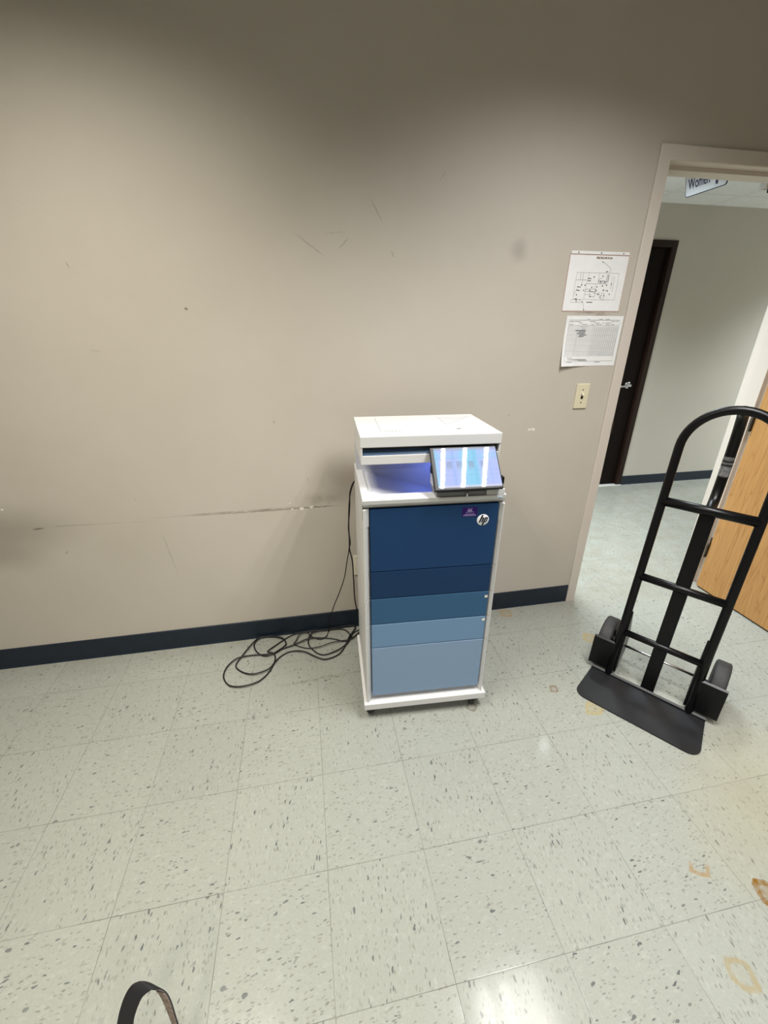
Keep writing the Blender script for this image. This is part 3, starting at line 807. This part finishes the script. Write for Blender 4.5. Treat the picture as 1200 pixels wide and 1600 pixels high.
# support column and rear wall under the scanner
b = MB()
b.box(0.016, 0.506, 0.338, BD, 1.0, 1.096)
b.box(0.345, 0.506, 0.100, 0.338, 1.0, 1.096)
b.box(0.287, 0.2885, 0.3365, 0.339, 0.925, 1.07)
b.build('scanner_support', MT['white_in'], pr)
b = MB(); b.box(0.300, 0.335, 0.300, 0.337, 1.083, 1.095, 0.002)
m_led, nt_, p_ = new_mat('blue_bin_lamp'); p_.inputs['Emission Color'].default_value = (0.18, 0.28, 1, 1); p_.inputs['Emission Strength'].default_value = 6.0
led = MB().box(0.318, 0.342, 0.130, 0.320, 1.089, 1.0945, 0.002).build('bin_lamp', m_led, pr)
ld = bpy.data.lights.new('bin_lamp_light', 'AREA'); ld.shape = 'RECTANGLE'; ld.size = 0.02; ld.size_y = 0.18
ld.energy = 0.28; ld.color = (0.16, 0.24, 1.0)
lo = bpy.data.objects.new('bin_lamp_light', ld); link(lo, pr)
lo.location = (0.328, 0.225, 1.086); lo.rotation_euler = (0, math.radians(-38), 0)
# scanner: lower strip, recessed slot and lid
SX0, SX1, SY0 = 0.016, 0.507, 0.091
b = MB()
b.box(SX0, SX1, SY0, BD+0.003, 1.096, 1.1275, 0.002)
b.box(SX0, SX1, SY0+0.03, BD+0.003, 1.1275, 1.156)
b.box(SX0, SX0+0.006, SY0, SY0+0.03, 1.1275, 1.156)
b.box(SX1-0.006, SX1, SY0, SY0+0.03, 1.1275, 1.156)
sc_ = b.build('scanner', MT['white'], pr)
MB().box(SX0+0.006, SX1-0.006, SY0+0.022, SY0+0.0302, 1.1276, 1.1559).build('slot_back', MT['slot'], sc_)
MB().prism([(SY0+0.003, 1.1277), (SY0+0.004, 1.1290), (SY0+0.020, 1.1440), (SY0+0.022, 1.1277)], 'x', SX0+0.0062, SX1-0.020).build('slot_shelf', MT['slot_in'], sc_)
b = MB()
b.box(SX0-0.001, SX1+0.001, SY0-0.002, BD+0.005, 1.156, 1.194, 0.0025)
lid = b.build('scanner_lid', MT['white'], pr)
b = MB(); zt = 1.1942
tp = lambda u, v: (u, v, zt)
for p, q in (((0.097, 0.400), (0.094, 0.150)), ((0.094, 0.150), (0.44, 0.150)), ((0.350, 0.394), (0.350, 0.245)), ((0.350, 0.245), (0.491, 0.389))): b.line2(tp, p, q, 0.0022)
b.mat(1); b.prism([(0.352, 0.390), (0.352, 0.250), (0.484, 0.388)], 'z', 1.1935, 1.1941); b.mat(2)
b.quad((0.365, 0.160, zt), (0.383, 0.166, zt), (0.388, 0.182, zt), (0.370, 0.176, zt))
for k in range(5): b.quad((0.104+k*0.013, 0.160, zt), (0.113+k*0.013, 0.160, zt), (0.113+k*0.013, 0.166, zt), (0.104+k*0.013, 0.166, zt))
b.build('lid_relief', [MT['seam'], MT['white_in'], MT['grey']], lid)
# coloured fronts
def front(name, z0, z1, mat):
    return MB().box(0.0365, 0.4915, 0.010, 0.0335, z0, z1, 0.0022, 2).build(name, mat, pr)
fd = front('front_door', 0.7185, 0.9635, MT['blue'][0])
t1 = front('paper_drawer', 0.6015, 0.7155, MT['blue'][1])
t2 = front('paper_drawer', 0.4835, 0.5985, MT['blue'][2])
t3 = front('paper_drawer', 0.3690, 0.4805, MT['blue'][3])
cb = front('cabinet_door', 0.1150, 0.3660, MT['blue'][4])
fd['label'] = 'navy front door with round logo and purple sticker'; t1['label'] = 'navy drawer'; t2['label'] = 'mid blue drawer'
t3['label'] = 'light steel blue drawer'; cb['label'] = 'pale grey blue cabinet door'
for dr, zz in ((t2, 0.5745), (t3, 0.4640)):
    MB().box(0.4775, 0.4885, 0.0090, 0.0102, zz-0.005, zz+0.005).build('level_tab', MT['ivory_w'], dr)
# round logo
Ml = Matrix(((1, 0, 0, 0.4375), (0, 0, -1, 0.0098), (0, 1, 0, 0.9035), (0, 0, 0, 1)))
b = MB(); b.lathe([(0, 0.0006), (0.0215, 0.0006), (0.0220, 0)], 40, Ml); lg = b.build('logo', MT['logo'], fd)
b = MB()
def stroke(*pts): b.quad(*[Ml @ Vector((u*0.022, v*0.022, 0.0010)) for u, v in pts])
def sl(u, v): return (u+0.36*v, v)   # slanted
stroke(sl(-0.56, -0.42), sl(-0.27, -0.42), sl(-0.27, 0.93), sl(-0.56, 0.86))                      # h stem
stroke(sl(-0.27, 0.26), sl(0.02, 0.26), sl(-0.02, 0.45), sl(-0.27, 0.45))
stroke(sl(-0.18, -0.42), sl(0.10, -0.42), sl(0.10, 0.34), sl(-0.18, 0.30))
stroke(sl(0.15, -0.93), sl(0.43, -0.98), sl(0.43, 0.45), sl(0.15, 0.45))                          # p stem
stroke(sl(0.38, 0.26), sl(0.66, 0.26), sl(0.62, 0.45), sl(0.38, 0.45))
stroke(sl(0.52, -0.36), sl(0.74, -0.30), sl(0.74, 0.36), sl(0.52, 0.40))
stroke(sl(0.38, -0.42), sl(0.66, -0.42), sl(0.70, -0.24), sl(0.38, -0.24))
b.build('logo_letters', MT['ink'], lg)
stk = MB().box(0.3595, 0.4145, 0.0094, 0.0102, 0.9195, 0.9545).build('sticker', MT['purple'], fd)
b = MB()
Mt = lambda x, z: Matrix(((1, 0, 0, x), (0, 0, -1, 0.0092), (0, 1, 0, z), (0, 0, 0, 1)))
text_into(b, 'EVR', 0.0095, Mt(0.387, 0.9415), bold=0.0003, width=0.016)
for z, w in ((0.9490, 0.018), (0.9365, 0.030), (0.9295, 0.034), (0.9260, 0.046), (0.9230, 0.046)):
    b.quad((0.387-w/2, 0.0091, z-0.0006), (0.387+w/2, 0.0091, z-0.0006), (0.387+w/2, 0.0091, z+0.0006), (0.387-w/2, 0.0091, z+0.0006))
b.build('sticker_print', simple('lilac_print', rgb(176, 160, 205), 0.5), stk)
MB().box(BX0-0.0006, BX0+0.001, 0.010, 0.026, 0.925, 0.982, 0.0).build('side_grip', MT['grey'], pr)
MB().box(0.478, 0.494, -0.0006, 0.002, 0.9915, 0.9945).build('status_light', simple('pale_blue_lens', rgb(186, 214, 232), 0.2), pr)
# tilted touch screen on its hinge bracket
TILT = math.radians(47)
cp = bpy.data.objects.new('control_panel', None); link(cp, pr)
cp.location = (0.368, -0.024, 1.034); cp.rotation_euler = (TILT, 0, 0)       # panel plane: local x, y (upwards)
PWID, PHEI = 0.236, 0.160
MB().box(-PWID/2, PWID/2, 0.0, PHEI, -0.014, 0.0, 0.003).build('panel_case', MT['black'], cp)
MB().box(-PWID/2+0.013, PWID/2-0.004, 0.009, PHEI-0.006, -0.0006, 0.0008).build('screen', MT['screen'], cp)
b = MB(); b.box(0.262, 0.436, 0.004, 0.080, 1.0, 1.018, 0.003); b.build('panel_bracket', MT['grey'], pr)
b = MB(); b.box(0.437, 0.503, 0.0015, 0.080, 1.0, 1.021, 0.003); b.build('bracket_cover', MT['white'], pr)
b = MB(); b.box(0.448, 0.486, 0.020, 0.075, 1.018, 1.075, 0.004); b.box(0.484, 0.506, 0.022, 0.050, 1.030, 1.056, 0.004); b.build('hinge_arm', MT['black'], pr)
b = MB(); b.box(0.262, 0.276, 0.060, 0.100, 1.018, 1.060, 0.003); b.build('hinge_cover', MT['white_in'], pr)
b = MB(); b.box(0.259, 0.272, 0.075, 0.096, 1.060, 1.085, 0.002); b.build('hinge_arm', MT['black'], pr)
b = MB(); b.tube([(0.367, -0.004, 1.001), (0.367, -0.004, 1.017)], 0.0035, 10); b.build('release_pin', MT['chrome'], pr)

# ------------------------------------------------------------------ cords
def cord(name, label, wall_pts, floor_pts, r):
    pts = [Vector(p) for p in wall_pts]
    for i, (x, y, h) in enumerate(floor_pts): pts.append(Vector((x, min(y, 1.420), r+h)))
    o = MB().tube(smooth_path(pts, 8), r, 8).build(name, MT['cord'])
    return tag(o, label, 'cord', None)
A = [(0.217, 1.420), (0.176, 1.332), (0.124, 1.232), (0.049, 1.197), (-0.006, 1.222), (-0.061, 1.267), (-0.125, 1.285), (-0.172, 1.264), (-0.202, 1.223), (-0.23, 1.176), (-0.296, 1.158), (-0.35, 1.183), (-0.39, 1.233), (-0.37, 1.29), (-0.324, 1.376),
     (-0.289, 1.420), (-0.239, 1.420), (-0.178, 1.405), (-0.152, 1.344), (-0.182, 1.303), (-0.244, 1.272), (-0.294, 1.31), (-0.316, 1.374), (-0.288, 1.415), (-0.229, 1.415), (-0.169, 1.390), (-0.109, 1.336), (-0.044, 1.295), (0.022, 1.289), (0.089, 1.307), (0.175, 1.32), (0.207, 1.37), (0.262, 1.40)]
Cc_ = [(0.244, 1.374), (0.193, 1.323), (0.149, 1.314), (0.092, 1.345), (0.008, 1.364), (-0.043, 1.358), (-0.109, 1.33), (-0.174, 1.312), (-0.213, 1.289), (-0.332, 1.292), (-0.392, 1.277), (-0.431, 1.23), (-0.439, 1.174), (-0.411, 1.12), (-0.369, 1.094), (-0.311, 1.093), (-0.263, 1.116), (-0.222, 1.175), (-0.203, 1.247), (-0.213, 1.284), (-0.242, 1.301), (-0.208, 1.342), (-0.144, 1.400), (-0.102, 1.418), (-0.04, 1.42),
       (0.03, 1.415), (0.142, 1.413), (0.181, 1.377), (0.181, 1.331), (0.16, 1.285), (0.109, 1.246), (0.035, 1.232), (-0.012, 1.275), (-0.037, 1.334), (-0.016, 1.400), (0.064, 1.420)]
def lift(L_, ph, lo=0.0): return [(x, y, lo+0.0045*(1+math.sin(i*1.3+ph))) for i, (x, y) in enumerate(L_)]
WV1 = [(0.300, 1.262, 0.905), (0.245, 1.300, 0.915), (0.216, 1.318, 0.858), (0.202, 1.325, 0.763), (0.199, 1.328, 0.640), (0.197, 1.330, 0.554), (0.184, 1.335, 0.475), (0.168, 1.345, 0.376), (0.138, 1.360, 0.275), (0.108, 1.385, 0.180), (0.085, 1.405, 0.08)]
WV2 = [(0.305, 1.270, 0.890), (0.240, 1.306, 0.905), (0.212, 1.326, 0.849), (0.206, 1.330, 0.763), (0.197, 1.322, 0.665), (0.202, 1.322, 0.588), (0.199, 1.336, 0.545), (0.211, 1.340, 0.472), (0.215, 1.345, 0.361), (0.218, 1.355, 0.245), (0.230, 1.370, 0.150), (0.247, 1.385, 0.06)]
cord('network_cord', 'thin black cord hanging behind the printer to the baseboard and looping back over the floor', WV1,
     [(0.072, 1.405, 0.002), (0.059, 1.367, 0.004), (0.024, 1.35, 0.006), (-0.017, 1.380, 0.004)] + lift([(-0.041, 1.412), (-0.08, 1.40), (-0.10, 1.36)] + A[26:], 0.4, 0.002), 0.0026)
cord('power_cord', 'long black cord coiled in wide loops on the floor left of the printer', WV2,
     lift(Cc_, 1.1) + lift(A[0:26], 2.0, 0.001), 0.0034)

# ------------------------------------------------------------------ hand truck
HW_ = Vector((0.595, -0.804, 0)).normalized()
ang = math.atan2(HW_.y, HW_.x)
ht = thing('hand_truck', 'black steel hand truck with arched handle standing before the open oak door', 'hand truck', (1.323, 0.907, 0), ang)
# local axes: x along the toe plate, y backwards away from the plate, z up
LEAN = 0.12
def fr(w, u, back=0.0):      # a point in the leaning frame
    return Vector((w, u*math.sin(LEAN)+back*math.cos(LEAN)+0.008, u*math.cos(LEAN)-back*math.sin(LEAN)))
CX, HWID, RT = 0.2345, 0.158, 0.0165
# toe plate
out = []
for cx, cy, r, a0 in ((0.459-0.004, -0.004, 0.004, 0), (0.004, -0.004, 0.004, PI/2), (0.040, -0.170, 0.045, PI), (0.424, -0.170, 0.045, 1.5*PI)):
    out += [(cx+r*math.cos(a0+PI/2*k/6), cy+r*math.sin(a0+PI/2*k/6)) for k in range(7)]
b = MB(); b.prism(out, 'z', 0.001, 0.007); b.prism([(0.006, 0.001), (-0.002, 0.001), (-0.002, 0.016), (0.006, 0.022)], 'x', 0.0, 0.459)
b.build('toe_plate', MT['plate'], ht)
# outer loop
pts = [fr(CX-HWID-0.004, 0.012), fr(CX-HWID, 0.3), fr(CX-HWID, 0.7)]
TOPU = 1.278-RT; ARC = TOPU-0.158
pts += [fr(CX-HWID, 0.95)]
pts += [fr(CX-HWID*math.cos(PI*k/24), ARC+0.158*math.sin(PI*k/24)) for k in range(25)]
pts += [fr(CX+HWID, 0.95), fr(CX+HWID, 0.7), fr(CX+HWID, 0.3), fr(CX+HWID+0.004, 0.012)]
MB().tube(pts, RT, 14).build('frame', MT['truck'], ht)
for u, rb in ((0.878, 0.0195), (0.533, 0.0165), (0.248, 0.0145)):
    MB().tube([fr(CX-HWID, u), fr(CX+HWID, u)], rb, 12).build('crossbar', MT['truck'], ht)
# flat centre rail with turned edges
b = MB()
def slab(w0, w1, u0, u1, b0, b1):
    t = bmesh.new()
    vs = [t.verts.new(fr(w, u, bb)) for w in (w0, w1) for bb in (b0, b1) for u in (u0, u1)]
    for q in ((0,1,3,2), (4,6,7,5), (0,4,5,1), (2,3,7,6), (0,2,6,4), (1,5,7,3)): t.faces.new([vs[i] for i in q])
    bmesh.ops.bevel(t, geom=list(t.edges), offset=0.003, segments=2, affect='EDGES')
    b.merge(t)
slab(CX-0.026, CX+0.026, 0.012, 0.885, 0.0, 0.022)
b.build('centre_rail', MT['truck'], ht)
# bowed grip behind the frame
bow = [fr(CX, 0.862, 0.006), fr(CX, 0.872, 0.050), fr(CX, 0.895, 0.095), fr(CX, 0.935, 0.120), fr(CX, 1.0, 0.128), fr(CX, 1.10, 0.120), fr(CX, 1.19, 0.085), fr(CX, 1.245, 0.040), fr(CX, TOPU, 0.004)]
bp = smooth_path(bow, 6)
gr = MB().tube(bp, 0.0185, 14).build('grip', MT['truck'], ht)
def seg_at(u0, u1):
    return [p for p in bp if u0 <= p.z <= u1]
sp = seg_at(0.972, 1.062)
b = MB(); b.tube(sp, 0.0190, 14, caps=False); lab_ = b.build('label_sticker', MT['sticker'], gr)
def lerp_at(z):
    for p, q in zip(bp, bp[1:]):
        if p.z <= z <= q.z: return p.lerp(q, (z-p.z)/(q.z-p.z))
for za, zb in ((1.022, 1.030), (1.038, 1.046), (0.978, 0.981)):
    b = MB(); b.tube([lerp_at(za), lerp_at(zb)], 0.0193, 14, caps=False); b.build('label_band', MT['sticker_w'], lab_)
# axle, brackets, wheels and guards
AY, AZ, WR = 0.128, 0.111, 0.110
MB().tube([(0.010, AY, AZ), (0.459, AY, AZ)], 0.0062, 10).build('axle', MT['steel'], ht)
for sgn in (-1, 1):
    xw = CX+sgn*(HWID-0.004)
    b = MB()
    pa, pb, pc, pd = fr(xw, 0.36, 0.0), fr(xw, 0.03, 0.0), Vector((xw, AY+0.022, AZ-0.03)), Vector((xw, AY+0.026, AZ+0.05))
    b.prism([(p.y, p.z) for p in (pa, pb, pc, pd)], 'x', min(xw-sgn*0.006, xw-sgn*0.017), max(xw-sgn*0.006, xw-sgn*0.017))
    b.build('axle_bracket', MT['truck'], ht)
    xc = CX+sgn*0.221
    b = MB()
    Mw = Matrix.Translation((xc, AY, AZ)) @ Matrix.Rotation(PI/2, 4, 'Y')
    wv = 0.028
    b.lathe([(0.055, -wv*0.8), (0.092, -wv), (0.103, -wv*0.97), (WR, -wv*0.78), (WR, -wv*0.3), (WR, wv*0.3), (WR, wv*0.78), (0.103, wv*0.97), (0.092, wv), (0.055, wv*0.8)], 40, Mw)
    wh = b.build('wheel', MT['rubber'], ht)
    b = MB()
    b.lathe([(0, -0.020), (0.018, -0.026), (0.022, -0.014), (0.050, -0.010), (0.0552, -0.017), (0.0552, 0.017), (0.050, 0.010), (0.022, 0.014), (0.018, 0.026), (0, 0.020)], 32, Mw)
    b.build('hub', MT['hub'], wh)
    # bent guard in front of the wheel
    x0, x1 = (xc-0.036, xw) if sgn < 0 else (xw, xc+0.036)
    b = MB()
    b.prism([(0.010, 0.026), (0.006, 0.030), (0.014, 0.178), (0.022, 0.184), (0.026, 0.181), (0.019, 0.177), (0.011, 0.030)], 'x', x0, x1)
    b.build('wheel_guard', MT['truck'], ht)

# ------------------------------------------------------------------ strap loop at the lower edge of the view
near = [(-0.440, 0.005, 0.0), (-0.436, 0.010, 0.08), (-0.422, 0.020, 0.165), (-0.409, 0.028, 0.205), (-0.393, 0.034, 0.236), (-0.377, 0.036, 0.250), (-0.366, 0.036, 0.252), (-0.350, 0.034, 0.244), (-0.339, 0.026, 0.218), (-0.334, 0.012, 0.150), (-0.332, 0.005, 0.08), (-0.332, 0.0, 0.0)]
far = [(-0.484, 0.016, 0.0), (-0.478, 0.022, 0.08), (-0.456, 0.034, 0.165), (-0.438, 0.045, 0.215), (-0.420, 0.052, 0.246), (-0.403, 0.054, 0.254), (-0.390, 0.052, 0.253), (-0.372, 0.046, 0.240), (-0.358, 0.036, 0.212), (-0.349, 0.022, 0.150), (-0.347, 0.016, 0.08), (-0.347, 0.012, 0.0)]
na, fa = smooth_path(near, 6), smooth_path(far, 6)
def ribbon(i0, i1, off, mats):
    b = MB(); b.mi = 0
    rings = []
    for i in range(i0, i1):
        a, c = na[i], fa[i]
        tng = (na[min(i+1, len(na)-1)]-na[max(i-1, 0)]).normalized()
        n = tng.cross(c-a).normalized()
        rings.append([b.bm.verts.new(p) for p in (a+n*off, c+n*off, c+n*(off-0.0018), a+n*(off-0.0018))])
    for r0, r1 in zip(rings, rings[1:]):
        for k in range(4):
            f = b.bm.faces.new((r0[k], r0[(k+1) % 4], r1[(k+1) % 4], r1[k])); f.smooth = False
    b.bm.faces.new(rings[0]); b.bm.faces.new(rings[-1][::-1])
    bmesh.ops.recalc_face_normals(b.bm, faces=list(b.bm.faces))
    return b
st = ribbon(0, len(na), 0.0018, None).build('strap_loop', MT['webbing'])
tag(st, 'black webbing strap loop standing on the floor at the lower left', 'strap')
ln = ribbon(0, len(na), 0.0, None).build('lining', MT['webbing_in'], st)
pi_ = ribbon(int(len(na)*0.66), int(len(na)*0.86), -0.0012, None)
pi_.build('printed_patch', MT['webbing_pr'], ln)
